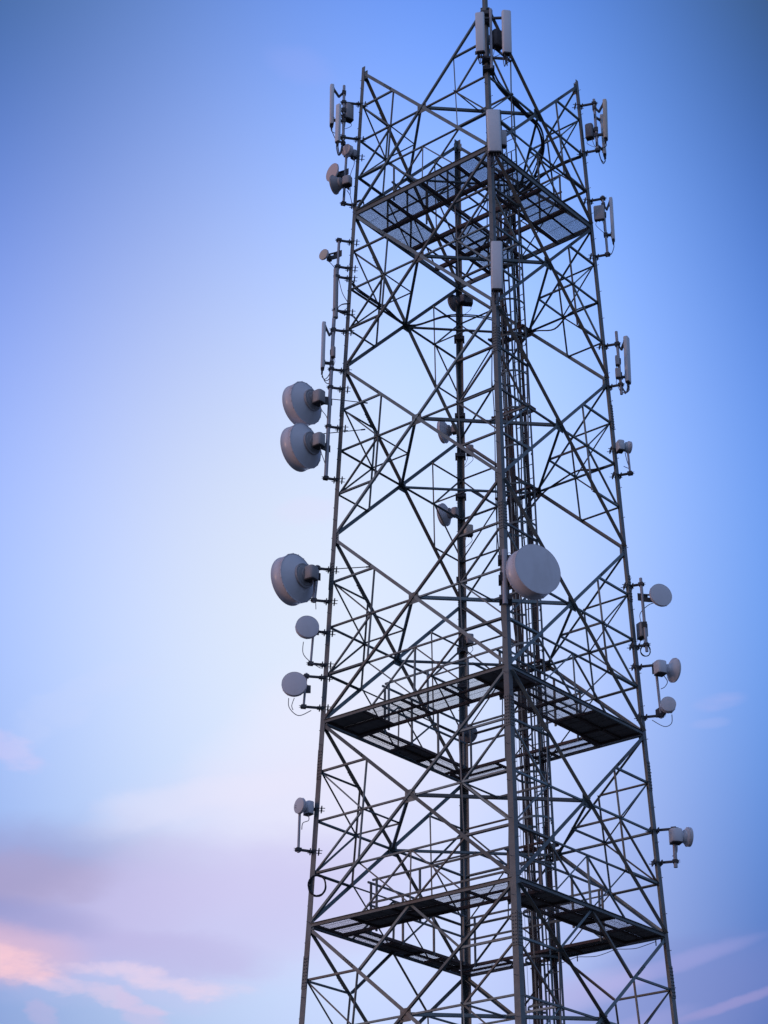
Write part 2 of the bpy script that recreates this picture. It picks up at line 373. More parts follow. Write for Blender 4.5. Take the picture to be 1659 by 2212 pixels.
for k in (5, 4, 3, 2, 1, 0, 6, 7):
    zt, zb = lev(k), lev(k+1)
    if k == 7: zb = .35
    for fi, (i, j) in enumerate(FACES):
        n = fnorm(i, j); TL, TR, BL, BR = legp(i, zt), legp(j, zt), legp(i, zb), legp(j, zb)
        e = (TR-TL).normalized()
        ins = .09
        wd = .074 if fi < 2 else .084
        # main diagonals
        s0 = -.02
        def clip(a, b, c=.10):
            d = (b-a).normalized(); return a+d*c, b-d*c
        for (P_, Q_, outw) in ((TL, BR, fi != 0), (TR, BL, fi == 0)):
            a_, b_ = clip(P_, Q_); thin = (fi == 0 and outw) or (fi == 2 and outw)
            member('diagonal_brace', a_, b_, wd*(.68 if thin else 1), n, 1 if outw and not thin else -1, -.006 if outw else -.020, splice=.2 if not thin else None)
        Lp = lambda f: lerp(TL, BL, f); Rp = lambda f: lerp(TR, BR, f)
        ctr = (lerp(TL, BR, .496)+lerp(TR, BL, .496))/2
        node[(k, fi)] = ctr
        qTL, qTR, qBL, qBR = lerp(TL, BR, .25), lerp(TR, BL, .25), lerp(TR, BL, .75), lerp(TL, BR, .75)
        qL, qR = lerp(Lp(.496), ctr, .5), lerp(ctr, Rp(.496), .5)
        node[(k, fi, 'l')] = qL; node[(k, fi, 'r')] = qR
        wm = .038 if fi < 2 else .062
        member('horizontal_brace', Lp(.496)+e*.05, ctr, wm, n, -1, -.045); member('horizontal_brace', ctr, Rp(.496)-e*.05, wm, n, -1, -.045)
        for (P_, Q_) in ((Lp(.25)+e*.05, qTL), (Lp(.75)+e*.05, qBL), (Rp(.25)-e*.05, qTR), (Rp(.75)-e*.05, qBR)):
            member('corner_strut', P_, Q_, .042 if fi < 2 else .050, n, -1, -.033)
        for (P_, Q_) in ((qTL, qL), (qTR, qR)): member('upper_post', P_, Q_, .029, n, -1, -.056)
        for (P_, Q_) in ((qL, qBL), (qR, qBR)): member('lower_post', P_, Q_, .029, n, -1, -.056)
        for (P_, Q_) in ((Lp(.25)+e*.05, qL), (Lp(.75)+e*.05, qL), (Rp(.25)-e*.05, qR), (Rp(.75)-e*.05, qR)):
            member('corner_diagonal', P_, Q_, .034, n, -1, -.067)
        if k in (0, 3, 4):               # extra stiffening over each platform
            h75l, h75r = Lp(.75), Rp(.75); mid75 = lerp(h75l, h75r, .5); midb = lerp(BL, BR, .5)
            member('stiffening_rail', h75l+e*.06, mid75, .034, n, -1, -.078); member('stiffening_rail', mid75, h75r-e*.06, .034, n, -1, -.078)
            member('stiffening_post', mid75, midb, .032, n, -1, -.09)
            for (P_, Q_) in ((qBL, midb), (qBR, midb), (mid75, lerp(BL, BR, .25)), (mid75, lerp(BL, BR, .75))):
                member('stiffening_brace', P_, Q_, .030, n, -1, -.10)
        if k in (1, 4, 5):               # struts hanging under the platform edge
            midt = lerp(TL, TR, .5)
            if k == 5:
                member('stiffening_strut', midt, qTL, .05, n, -1, -.085); member('stiffening_strut', midt, qTR, .05, n, -1, -.085)
        # gusset plates
        if k < 6 or k == 6:
            for corner, s_, kk in ((TL, 1, i), (TR, -1, j)):
                mb = MB(); c = corner+e*s_*.115-n*.03-UP*(.13 if k == 0 else 0)
                mb.box(c, e, UP, n, .055, .12, .004)
                for r_ in (-.09, -.03, .03, .09):
                    for q_ in (-.03, .03): mb.tube([c+e*q_*s_+UP*r_+n*.004, c+e*q_*s_+UP*r_+n*.03], .011, 6)
                mb.build('joint_plate', STEEL, tower)
        if k < 7:
            mb = MB(); mb.box(ctr+n*-.028, e, UP, n, .13, .13, .004)
            for r_ in (-.08, 0, .08): mb.tube([ctr+e*r_+UP*r_-n*.024, ctr+e*r_+UP*r_+n*.02], .012, 6)
            mb.build('gusset_plate', STEEL, tower)
    # plan bracing at mid height: a diamond between the face centres and its stays
    if k < 6:
        for fi in range(4):
            fj = (fi+1) % 4; a_, b_ = node[(k, fi)], node[(k, fj)]
            d = (b_-a_).normalized(); mb = MB(); mb.ell(a_+d*.06, b_-d*.06, .06, .008, UP, 1, -.02); mb.build('plan_brace', STEEL, tower)
            mid = (a_+b_)/2
            for tgt in (node[(k, fi, 'r')], node[(k, fj, 'l')]):
                mb = MB(); mb.ell(mid, tgt, .036, .006, UP, 1, .0); mb.build('plan_stay', STEEL, tower)
for kind, mb in rest.items():
    o = mb.build(kind, STEEL, tower); o['kind'] = 'stuff'

# ------------------------------------------------------------------ platforms
def grid_panel(parent, c00, c10, c11, c01, typ, bw=.0056):
    """floor panel between four corners (in plan, same z)"""
    g = .012
    cx = (c00+c10+c11+c01)/4
    cs = [c + (cx-c).normalized()*g*1.4 for c in (c00, c10, c11, c01)]
    mb = MB()
    if typ == 'd':
        q = [c+UP*.022 for c in cs]; mb.hexa([c-UP*.005 for c in q]+[c for c in q])
        L_ = (cs[1]-cs[0]).length; nn = max(2, int(L_/.3))
        for r_ in range(1, nn):
            f = r_/nn; mb.bar(lerp(cs[0], cs[1], f)+UP*.013, lerp(cs[3], cs[2], f)+UP*.013, .012, .008)
        return mb.build('floor_panel', PLATE, parent)
    L_ = (cs[1]-cs[0]).length; nn = int(L_/.0155)
    for r_ in range(nn+1):
        f = r_/nn; mb.bar(lerp(cs[0], cs[1], f)+UP*.02, lerp(cs[3], cs[2], f)+UP*.02, bw, .0012)
    for f in (0, .5, 1): mb.bar(lerp(cs[0], cs[3], f)+UP*.018, lerp(cs[1], cs[2], f)+UP*.018, .010, .002)
    return mb.build('floor_panel', GRATE, parent)
def strip(plat, fr, i, j, z, w, cells, u0, u1, rail=True):
    a, b = legp(i, z), legp(j, z); e = (b-a).normalized(); n = -fnorm(i, j); L_ = (b-a).length
    P_ = lambda u, d: a + e*(u*L_) + n*d
    uu_ = [u0+(u1-u0)*q for q, _ in cells] + [u1]
    inner = w-.04
    ua, ub = u0, u1
    segs = []
    for idx, (q, typ) in enumerate(cells):
        x0, x1 = uu_[idx], uu_[idx+1]
        fr.bar(P_(x0, .08), P_(x0, inner), .05, .05)
        if typ == 'o': continue
        segs.append((x0, x1))
        grid_panel(plat, P_(x0, .06), P_(x1, .06), P_(x1, w*.5), P_(x0, w*.5), typ)
        grid_panel(plat, P_(x0, w*.5), P_(x1, w*.5), P_(x1, inner), P_(x0, inner), typ)
    fr.bar(P_(u1, .08), P_(u1, inner), .05, .05)
    fr.bar(P_(u0, inner)+UP*-.003, P_(u1, inner)+UP*-.003, .055, .06)
    for (x0, x1) in segs: fr.bar(P_(x0, w*.5)-UP*.01, P_(x1, w*.5)-UP*.01, .06, .03)
    if rail:
        mb = MB(); ra, rb = max(u0, .17), min(u1, .86)
        for hgt in (1.02, .55): mb.bar(P_(ra, w+.01)+UP*hgt, P_(rb, w+.01)+UP*hgt, .035, .04)
        for q in range(4):
            x = ra+(rb-ra)*(.03+q*.94/3); mb.bar(P_(x, w+.01)-UP*.06, P_(x, w+.01)+UP*1.02, .045, .03, e)
        mb.build('guard_rail', STEEL, plat)
def ring(level, WF, WB, cells):
    z = lev(level)
    fr = MB()
    for i, j in FACES:
        n = fnorm(i, j); a, b = legp(i, z), legp(j, z); e = (b-a).normalized()
        fr.bar(a+e*.1-n*.03, b-e*.1-n*.03, .05, .06)
        fr.bar(a+e*.1-n*.002+UP*.034, b-e*.1-n*.002+UP*.034, .05, .006)
    plat = fr.build('work_platform', LEGM, tower); plat['_b'] = (0, 0, 0)
    fr = MB(); L_ = (legp('L', z)-legp('F', z)).length
    strip(plat, fr, 'L', 'F', z, WF, cells[0], .03, 1-.03)
    strip(plat, fr, 'F', 'R', z, WF, cells[1], WF/L_+.01, 1-.03)
    strip(plat, fr, 'R', 'D', z, WB, cells[2], WF/L_+.01, 1-.03)
    strip(plat, fr, 'D', 'L', z, WB, cells[3], WB/L_+.01, 1-WF/L_-.01)
    fr.build('support_frame', RUSTY, plat)
ring(4, 1.12, .72,
     [[(0, 'd'), (.21, 'm'), (.43, 'm'), (.66, 'm'), (.84, 'd')], [(0, 'm'), (.28, 'm'), (.54, 'd'), (.80, 'd')],
      [(0, 'm'), (.30, 'm'), (.42, 'o'), (.66, 'm')], [(0, 'm'), (.34, 'd'), (.64, 'm')]])
ring(5, 1.0, .72,
     [[(0, 'm'), (.19, 'd'), (.40, 'd'), (.60, 'm'), (.78, 'm')], [(0, 'd'), (.20, 'm'), (.36, 'd'), (.58, 'm'), (.78, 'd')],
      [(0, 'd'), (.26, 'd'), (.46, 'o'), (.66, 'm')], [(0, 'd'), (.22, 'm'), (.42, 'd'), (.70, 'm')]])
# upper platform: full grid
z = lev(1); fr = MB(); c = {k: legp(k, z) for k in 'LFRD'}
def G(a, b):   # a along L->F, b along L->D, 0..1
    return c['L']*(1-a)*(1-b) + c['F']*a*(1-b) + c['D']*(1-a)*b + c['R']*a*b
for i, j in FACES:
    n = fnorm(i, j); a, b = legp(i, z), legp(j, z); e = (b-a).normalized()
    fr.bar(a+e*.09-n*.03, b-e*.09-n*.03, .05, .12); fr.bar(a+e*.09-n*.002+UP*.05, b-e*.09-n*.002+UP*.05, .05, .008)
plat = fr.build('work_platform', LEGM, tower); plat['_b'] = (0, 0, 0)
fr = MB()
for q in (.25, .5, .75):
    fr.bar(G(.02, q), G(.98, q), .07, .11); fr.bar(G(q, .02)-UP*.012, G(q, .98)-UP*.012, .06, .08)
for q in (.125, .375, .625, .875): fr.bar(G(q, .02)-UP*.02, G(q, .98)-UP*.02, .035, .035)
OPEN = {(0, 2), (2, 2), (1, 1), (2, 1), (0, 3)}
for a in range(4):
    for b in range(4):
        if (a, b) in OPEN: continue
        if (a, b) in ((3, 3), (2, 3)) : continue
        typ = 'm'
        grid_panel(plat, G(a/4+.01, b/4+.01), G(a/4+.24, b/4+.01), G(a/4+.24, b/4+.24), G(a/4+.01, b/4+.24), typ, .0094)
for a, b in ((3, 3),): grid_panel(plat, G(.76, .76), G(.99, .76), G(.99, .99), G(.76, .99), 'm', .0094)
for (p_, q_) in ((G(.03, .27), G(.5, .27)), (G(.27, .03), G(.27, .97)), (G(.5, .73), G(.97, .73))):
    mb = MB(); p_, q_ = p_, q_
    for hgt in (1.0, .5): mb.bar(p_+UP*hgt, q_+UP*hgt, .035, .04)
    for s_ in range(4): x = lerp(p_, q_, .02+s_*.32); mb.bar(x, x+UP*1.0, .04, .03, (q_-p_))
    mb.build('guard_rail', STEEL, plat)
fr.build('support_frame', RUSTY, plat)

# ------------------------------------------------------------------ caged ladder and cable runs on the back right face
def rdc(z, along=0., ins=.3):           # point near the centre of the R-D face; along: metres towards D, ins: metres inside
    a, b = legp('R', z), legp('D', z); e = (b-a).normalized(); return (a+b)/2 + e*along - fnorm('R', 'D')*ins
E_RD = (legp('D', 10)-legp('R', 10)).normalized(); N_RD = fnorm('R', 'D')
ld = thing('caged_ladder', tuple(rdc(0, .1, .45)), 'tall climbing ladder with hooped safety cage inside the back right face of the tower', 'ladder')
LT = 35.25
for s_ in (-1, 1):
    mb = MB(); zz = [0.02] + [q*4. for q in range(1, 9)] + [LT]
    for a_, b_ in zip(zz, zz[1:]): mb.bar(rdc(a_, .04+s_*.21, .36), rdc(b_, .04+s_*.21, .36), .06, .012, E_RD)
    mb.build('rail', STEEL, ld)
for q in range(96):
    z = .5+q*.362; mb = MB(); mb.tube([rdc(z, .04-.21, .36), rdc(z, .04+.21, .36)], .012, 6); mb.build('rung', STEEL, ld)
def hoop_pt(z, t):
    c0 = rdc(z, .04, .36); r_ = .37
    return c0 + E_RD*(math.sin(t)*r_) - N_RD*(.30 - math.cos(t)*r_*.98 + .04)
for q in range(32):
    z = 3.0+q*1.0; mb = MB(); pts = []
    for s_ in range(25):
        t = R(-148+296*s_/24)+math.pi; pts.append(hoop_pt(z, t))
    for a_, b_ in zip(pts, pts[1:]): mb.bar(a_, b_, .014, .05, UP)
    mb.build('cage_hoop', STEEL, ld)
for deg_ in (-110, -55, 0, 55, 110):
    mb = MB(); a_, b_ = hoop_pt(3.0, R(deg_)+math.pi), hoop_pt(34.0, R(deg_)+math.pi)
    mb.bar(a_, b_, .03, .006, (a_-rdc(3., .04, .66)).normalized()); mb.build('cage_strap', STEEL, ld)

def tray(along, ins, w, top, label):
    t = thing('cable_tray', tuple(rdc(0, along, ins)), label, 'cable tray', 'cable trays inside the tower')
    for s_ in (-1, 1):
        mb = MB(); mb.bar(rdc(.02, along+s_*w/2, ins), rdc(top, along+s_*w/2, ins), .03, .018, E_RD); mb.build('side_rail', RUSTY, t)
    for q in range(int(top/.75)):
        z = .3+q*.75; mb = MB(); mb.bar(rdc(z, along-w/2, ins), rdc(z, along+w/2, ins), .03, .02); mb.build('rung', RUSTY, t)
    return t
tray(.66, .14, .20, 33.6, 'wide vertical cable tray packed with black feeders behind the front leg')
tray(.20, .13, .13, 34.0, 'narrow vertical cable tray beside the caged ladder')
cid = 0
def vcable(along, ins, r_, z0, z1, wob, material=CABLE):
    global cid
    rnd = random.Random(cid*13+5); cid += 1
    pts = []; z = z0
    while z < z1:
        pts.append(rdc(z, along+rnd.uniform(-wob, wob), ins+rnd.uniform(-wob, wob))); z += 1.1
    pts.append(rdc(z1, along, ins))
    mb = MB(); mb.tube(smooth_path(pts, 3), r_, 6)
    o = mb.build('feeder_cable', material, None, tuple(pts[0]))
    tag(o, 'thin dark feeder cable hanging down the inside of the back right face', 'cable', 'feeder cables running down inside the tower')
for i, (al, ins, r_) in enumerate([(.59, .10, .017), (.628, .10, .019), (.665, .10, .019), (.70, .10, .017), (.735, .10, .015),
                     (.16, .09, .018), (.20, .09, .019), (.24, .09, .015)]):
    vcable(al, ins, r_, .2, 33.4-.15*i, .012)
for i, (al, ins, r_, top) in enumerate([(.40, .35, .012, 32.0), (.47, .2, .014, 33.1), (.34, .12, .016, 33.0), (.88, .2, .014, 31.0), (.95, .3, .012, 27.5), (.30, .5, .010, 29.),
                     (.52, .45, .012, 25.0), (.84, .5, .016, 20.0), (1.0, .15, .012, 21.0), (.10, .2, .014, 31.5), (.0, .3, .01, 27.)]):
    vcable(al, ins, r_, .2, top, .035)
for q, lv in enumerate([1.5, 2.0, 2.5, 3.0, 3.5, 4.45, 5.5]):      # cross supports for the trays
    z = lev(lv) + .02
    mb = MB(); mb.bar(rdc(z, -.08, .05), rdc(z, 1.0, .05), .06, .08); mb.bar(rdc(z+.02, -.12, .34), rdc(z+.02, .95, .34), .04, .05)
    for s_ in (-.1, .93): mb.bar(rdc(z+.01, s_, .03), rdc(z+.01, s_, .4), .04, .05)
    for s_ in (.16, .22, .56, .63, .70, .77): mb.box(rdc(z+.03, s_, .08), E_RD, N_RD, UP, .03, .05, .04)
    mb.build('tray_support', RUSTY, tower)

def bundle(name, path, label, r_=.024, nn=5, spread=.05, group=None):
    t = thing(name, path[0], label, 'cable', group)
    path = [V(q) for q in path]
    for q in range(nn):
        rnd = random.Random(q+len(path)*7); off = V((rnd.uniform(-spread, spread), rnd.uniform(-spread, spread), rnd.uniform(-spread, spread)))
        pts = [p_+off+V((rnd.uniform(-1, 1), rnd.uniform(-1, 1), rnd.uniform(-1, 1)))*spread*.35 for p_ in path]
        mb = MB(); mb.tube(smooth_path(pts, 6), r_, 7); mb.build('cable', CABLE, t)
    return t
def fm(i, j, u_, z, ins=.15): return lerp(legp(i, z), legp(j, z), u_) - fnorm(i, j)*ins
z = 33.0
bundle('cable_bundle', [legp('F', 33.35)+V((.06, .12, 0)), fm('F', 'R', .14, 33.12), fm('F', 'R', .30, 32.98), fm('F', 'R', .45, 32.95, .2), V((1.62, -.85, 32.9)), V((1.75, -.2, 32.85)),
       V((1.66, .55, 32.8)), V((1.45, 1.2, 32.75)), rdc(32.3, .2, .25), rdc(31.4, .4, .2)],
       'thick black cable bundle arching from the front leg across the top of the tower', .017, 7, .045)
bundle('cable_bundle', [legp('R', 32.95)+V((-.08, .05, 0)), fm('R', 'D', .15, 32.88), fm('R', 'D', .3, 32.8), fm('R', 'D', .42, 32.6), rdc(32.0, .15, .2), rdc(31.2, .3, .2)],
       'black cable bundle from the right leg to the ladder, above the upper deck', .016, 6, .045)
bundle('cable_bundle', [legp('R', lev(2.5)+.05)+V((-.1, .05, 0)), fm('R', 'D', .12, lev(2.5)+.0), fm('R', 'D', .22, lev(2.5)+.12), fm('R', 'D', .34, lev(2.5)+.02), fm('R', 'D', .45, lev(2.5)-.15), rdc(lev(2.5)-.6, .3, .2)],
       'pair of black cables sagging from the right leg to the ladder at mid height', .018, 2, .02)
bundle('cable_bundle', [legp('R', lev(1.5)+.05)+V((-.1, .05, 0)), fm('R', 'D', .18, lev(1.5)-.02), fm('R', 'D', .3, lev(1.5)-.28), fm('R', 'D', .45, lev(1.5)-.12), rdc(lev(1.5)-.5, .3, .2)],
       'pair of black cables sagging below the top deck from the right leg', .016, 2, .02)
bundle('cable_bundle', [legp('L', lev(1.5)+.25)+V((.1, .05, 0)), legp('L', lev(1.5)+.12)+V((.25, .2, 0)), fm('D', 'L', .72, lev(1.5)+.03), fm('D', 'L', .5, lev(1.5)+.0), V((-.6, .8, lev(1.5))), V((.5, 1.0, lev(1.5)-.05)), rdc(lev(1.5)-.1, .5, .2)],
       'black cables carried along the braces from the left leg under the top deck', .016, 3, .03)

# ------------------------------------------------------------------ equipment on the legs
P = {
  'La_pt':(-3.17,-0.50,34.62), 'La_pb':(-3.17,-0.51,32.80), 'La_p1t':(-3.47,-0.55,34.59), 'La_p1b':(-3.46,-0.56,33.36),
  'La_p2t':(-3.28,-0.75,33.82), 'La_p2b':(-3.29,-0.76,32.68), 'La_box':(-3.06,-0.40,33.85), 'La_a1':(-3.17,-0.50,34.09),
  'La_a2':(-3.17,-0.51,33.00), 'Lb_drum':(-3.03,-0.56,32.53), 'Lb_pt':(-3.08,-0.51,32.53), 'Lb_pb':(-3.14,-0.52,30.94),
  'Lb_a1':(-3.09,-0.51,32.45), 'Lb_a2':(-3.13,-0.52,30.99), 'Lb_disc':(-3.42,-0.52,31.93), 'Lb_horn':(-3.35,-0.72,31.41),
  'Lb_box':(-3.05,-0.72,31.39), 'Lc_dish':(-3.58,-0.58,29.47), 'Lc_pt':(-3.23,-0.53,29.95), 'Lc_pm':(-3.29,-0.53,29.08),
  'Lc_pb':(-3.29,-0.54,27.75), 'Lc_hub':(-3.26,-0.53,29.50), 'Lc_a1':(-3.24,-0.53,29.91), 'Lc_a2':(-3.28,-0.53,29.15),
  'Lc_a3':(-3.29,-0.53,28.86), 'Lc_a4':(-3.29,-0.54,27.91), 'Ld_pt':(-3.32,-0.54,27.68), 'Ld_pb':(-3.44,-0.57,23.39),
  'Ld_p1t':(-3.55,-0.59,27.54), 'Ld_p1b':(-3.56,-0.60,26.29), 'Ld_a1':(-3.35,-0.54,27.37), 'Ld_a2':(-3.39,-0.55,26.29),
  'Ld_tma':(-3.32,-0.60,26.73), 'Le_a1':(-3.41,-0.55,25.80), 'Le_a2':(-3.42,-0.56,24.76), 'Le_a3':(-3.44,-0.57,23.42),
  'Le_d1':(-3.93,-0.55,25.40), 'Le_d2':(-3.92,-0.56,24.27), 'Le_b1':(-3.55,-0.55,25.44), 'Le_b2':(-3.50,-0.56,24.22),
  'Le_s1':(-2.56,0.15,25.77), 'Le_s2':(-2.61,0.14,25.06), 'Le_s0':(-3.86,-0.55,25.57), 'Le_s20':(-3.88,-0.56,24.54),
  'Lf_d':(-4.02,-0.58,20.94), 'Lf_b':(-3.73,-0.58,21.01), 'Lf_pt':(-3.58,-0.58,21.23), 'Lf_pb':(-3.65,-0.58,20.35),
  'Lf_a1':(-3.57,-0.58,21.17), 'Lf_a2':(-3.65,-0.58,20.40), 'Lf_s1':(-2.45,0.12,21.52), 'Lf_s0':(-3.95,-0.58,21.11),
  'Lg_d':(-3.77,-0.74,19.67), 'Lg_pt':(-3.64,-0.59,19.69), 'Lg_pb':(-3.69,-0.59,18.85), 'Lg_a1':(-3.65,-0.59,19.66),
  'Lg_a2':(-3.68,-0.59,18.90), 'Lh_d':(-4.01,-0.75,18.35), 'Lh_pt':(-3.77,-0.59,18.68), 'Lh_pb':(-3.82,-0.60,17.87),
  'Lh_a1':(-3.78,-0.59,18.61), 'Lh_a2':(-3.81,-0.60,17.91), 'Li_d':(-3.82,-0.71,15.67), 'Li_b':(-3.67,-0.66,15.68),
  'Li_pt':(-3.84,-0.66,15.69), 'Li_pb':(-3.85,-0.67,14.69), 'Li_a1':(-3.84,-0.66,15.66), 'Li_a2':(-3.84,-0.67,14.75),
  'Li_coil':(-3.46,-0.62,14.02), 'Ra_pt':(3.10,0.30,34.59), 'Ra_pb':(3.12,0.31,33.00), 'Ra_p1t':(3.37,0.25,34.50),
  'Ra_p1b':(3.34,0.26,33.32), 'Ra_p2t':(3.29,0.50,34.23), 'Ra_p2b':(3.31,0.51,33.02), 'Ra_box':(2.95,0.35,33.62),
  'Ra_a1':(3.10,0.30,34.46), 'Ra_a2':(3.11,0.31,33.00), 'Rb_pt':(3.18,0.32,31.61), 'Rb_pb':(3.22,0.33,29.83),
  'Rb_p1t':(3.38,0.32,31.53), 'Rb_p1b':(3.38,0.32,30.30), 'Rb_box':(3.07,0.27,31.07), 'Rb_a1':(3.18,0.32,31.53),
  'Rb_a2':(3.21,0.33,29.88), 'Rc_pt':(3.32,0.34,27.68), 'Rc_pb':(3.36,0.35,25.96), 'Rc_p1t':(3.55,0.34,27.51),
  'Rc_p1b':(3.53,0.35,26.29), 'Rc_t1':(3.30,0.25,26.83), 'Rc_t2':(3.30,0.25,26.48), 'Rc_a1':(3.33,0.34,27.34),
  'Rc_a2':(3.35,0.35,26.22), 'Rd_d':(3.44,0.36,24.55), 'Rd_b':(3.31,0.36,24.56), 'Rd_pt':(3.42,0.36,24.58),
  'Rd_pb':(3.45,0.36,23.83), 'Rd_a1':(3.41,0.36,24.56), 'Rd_a2':(3.45,0.36,23.87), 'Re_d':(3.94,0.28,20.75),
  'Re_pt':(3.54,0.38,21.23), 'Re_pb':(3.58,0.39,19.46), 'Re_box':(3.50,0.54,20.03), 'Re_a1':(3.55,0.38,21.08),
  'Re_a2':(3.58,0.39,19.62), 'Re_coil':(3.55,0.39,19.49), 'Re_hub':(3.56,0.38,20.76), 'Rf_d':(4.13,0.39,19.01),
  'Rf_b':(3.80,0.39,19.08), 'Rf_pt':(3.75,0.39,19.04), 'Rf_pb':(3.80,0.40,17.91), 'Rf_a1':(3.75,0.39,19.14),
  'Rf_a2':(3.80,0.40,17.97), 'Rf_d2':(3.94,0.25,18.13), 'Rg_d':(4.18,0.41,15.26), 'Rg_b':(3.96,0.41,15.27),
  'Rg_pt':(3.91,0.41,15.48), 'Rg_pb':(3.90,0.42,14.61), 'Rg_a1':(3.91,0.41,15.44), 'Rg_a2':(3.90,0.42,14.74),
  'Fa_p1t':(0.25,-3.06,34.56), 'Fa_p1b':(0.25,-3.11,33.35), 'Fa_p2t':(0.88,-3.06,34.59), 'Fa_p2b':(0.87,-3.11,33.28),
  'Fa_pt':(0.51,-2.90,34.83), 'Fa_pb':(0.50,-2.98,32.96), 'Fa_b1l':(0.21,-2.91,34.54), 'Fa_b1r':(0.88,-2.91,34.54),
  'Fa_b2l':(0.19,-2.96,33.34), 'Fa_b2r':(0.85,-2.97,33.24), 'Fa_box':(0.65,-2.84,33.94), 'Fb_pt':(0.50,-3.14,31.57),
  'Fb_pb':(0.52,-3.19,30.35), 'Fb_box':(0.71,-3.02,30.85), 'Fc_pt':(0.50,-3.24,27.82), 'Fc_pb':(0.48,-3.29,26.54),
  'Fd_d':(1.09,-3.84,19.49), 'Fd_pt':(0.48,-3.56,20.06), 'Fd_pb':(0.47,-3.61,18.83), 'Da_d':(-0.52,2.94,30.31),
  'Da_b':(-0.23,2.84,30.31), 'Db_d':(-0.84,3.09,26.63), 'Dc_b':(-0.21,2.97,26.02), 'Dd_d':(-0.85,3.18,24.36),
  'De_b':(-0.28,3.10,23.88), 'Df_b':(-0.30,3.22,21.07), 'Dg_d':(-0.39,3.22,18.71), 'Dh_d':(-0.79,3.61,18.97),
}

PV = {k: V(q) for k, q in P.items()}
def legdir(leg, z, p):
    l = legp(leg, z); return l
def mount(key, top, bot, arms, leg, r_, label, material=ZINC, group='pipe mounts on the tower legs', arm_r=.022):
    t = thing('pipe_mount', tuple(bot), label, 'pipe mount', group)
    mb = MB(); mb.tube([bot, top], r_, 12); mb.build('pipe', material, t)
    d = (top-bot).normalized()
    for a_ in arms:
        f = (a_.z-bot.z)/(top.z-bot.z); pp = lerp(bot, top, f); l = legp(leg, pp.z)
        inw = V((-l.x, -l.y, 0)).normalized(); e_ = l + inw*.05
        o_ = (pp-e_).normalized(); h_ = V((o_.x, o_.y, 0)).normalized()
        mb = MB(); mb.bar(e_, pp+h_*.07, .045, .045); mb.build('arm', BRKT, t)
        mb = MB(); mb.box(pp, h_, UP, UP.cross(h_), .055, .035, .055)
        for s_ in (-1, 1): mb.tube([pp+UP*s_*.02-h_*.07, pp+UP*s_*.02+h_*.10], .006, 5)
        mb.build('clamp', BRKT, t)
        mb = MB(); w = wleg(pp.z); lc = l+inw*.04
        mb.box(lc-inw*.075, inw, inw.cross(UP), UP, .012, w*.75, .045); mb.box(lc+inw*.10, inw, inw.cross(UP), UP, .012, w*.9, .045)
        for s_ in (-1, 1): mb.tube([lc-inw*.13+inw.cross(UP)*s_*w*.68, lc+inw*.17+inw.cross(UP)*s_*w*.68], .009, 5)
        mb.build('leg_clamp', BRKT, t)
    return t
def rounded(mb, c, ax, w, d, z0, z1, base, topc, az_):
    """rounded-rect prism between base and topc, front along az_"""
    base, topc = V(base), V(topc); f = V(az_).normalized(); up_ = (topc-base).normalized(); s_ = f.cross(up_).normalized(); f = up_.cross(s_)*1
    if f.dot(V(az_)) < 0: f = -f
    n = 5; prof = []
    r_ = min(w, d)*.32
    for cx, cy, a0 in ((w/2-r_, d/2-r_, 0), (-w/2+r_, d/2-r_, 90), (-w/2+r_, -d/2+r_, 180), (w/2-r_, -d/2+r_, 270)):
        for q in range(n): a = R(a0+90*q/(n-1)); prof.append((cx+r_*math.cos(a), cy+r_*math.sin(a)))
    m_ = len(prof); L_ = (topc-base).length; vs = []
    rows = [(0, .93), (.012, 1.), (L_-.012, 1.), (L_, .93)]
    for h, k_ in rows: vs += [base+up_*h+s_*x*k_+f*y*k_ for x, y in prof]
    fs = []
    for q in range(3):
        for i in range(m_): fs.append((q*m_+i, q*m_+(i+1) % m_, (q+1)*m_+(i+1) % m_, (q+1)*m_+i))
    mb.add(vs, fs, True); mb.add(vs[:m_], [tuple(range(m_))[::-1]]); mb.add(vs[-m_:], [tuple(range(m_))])
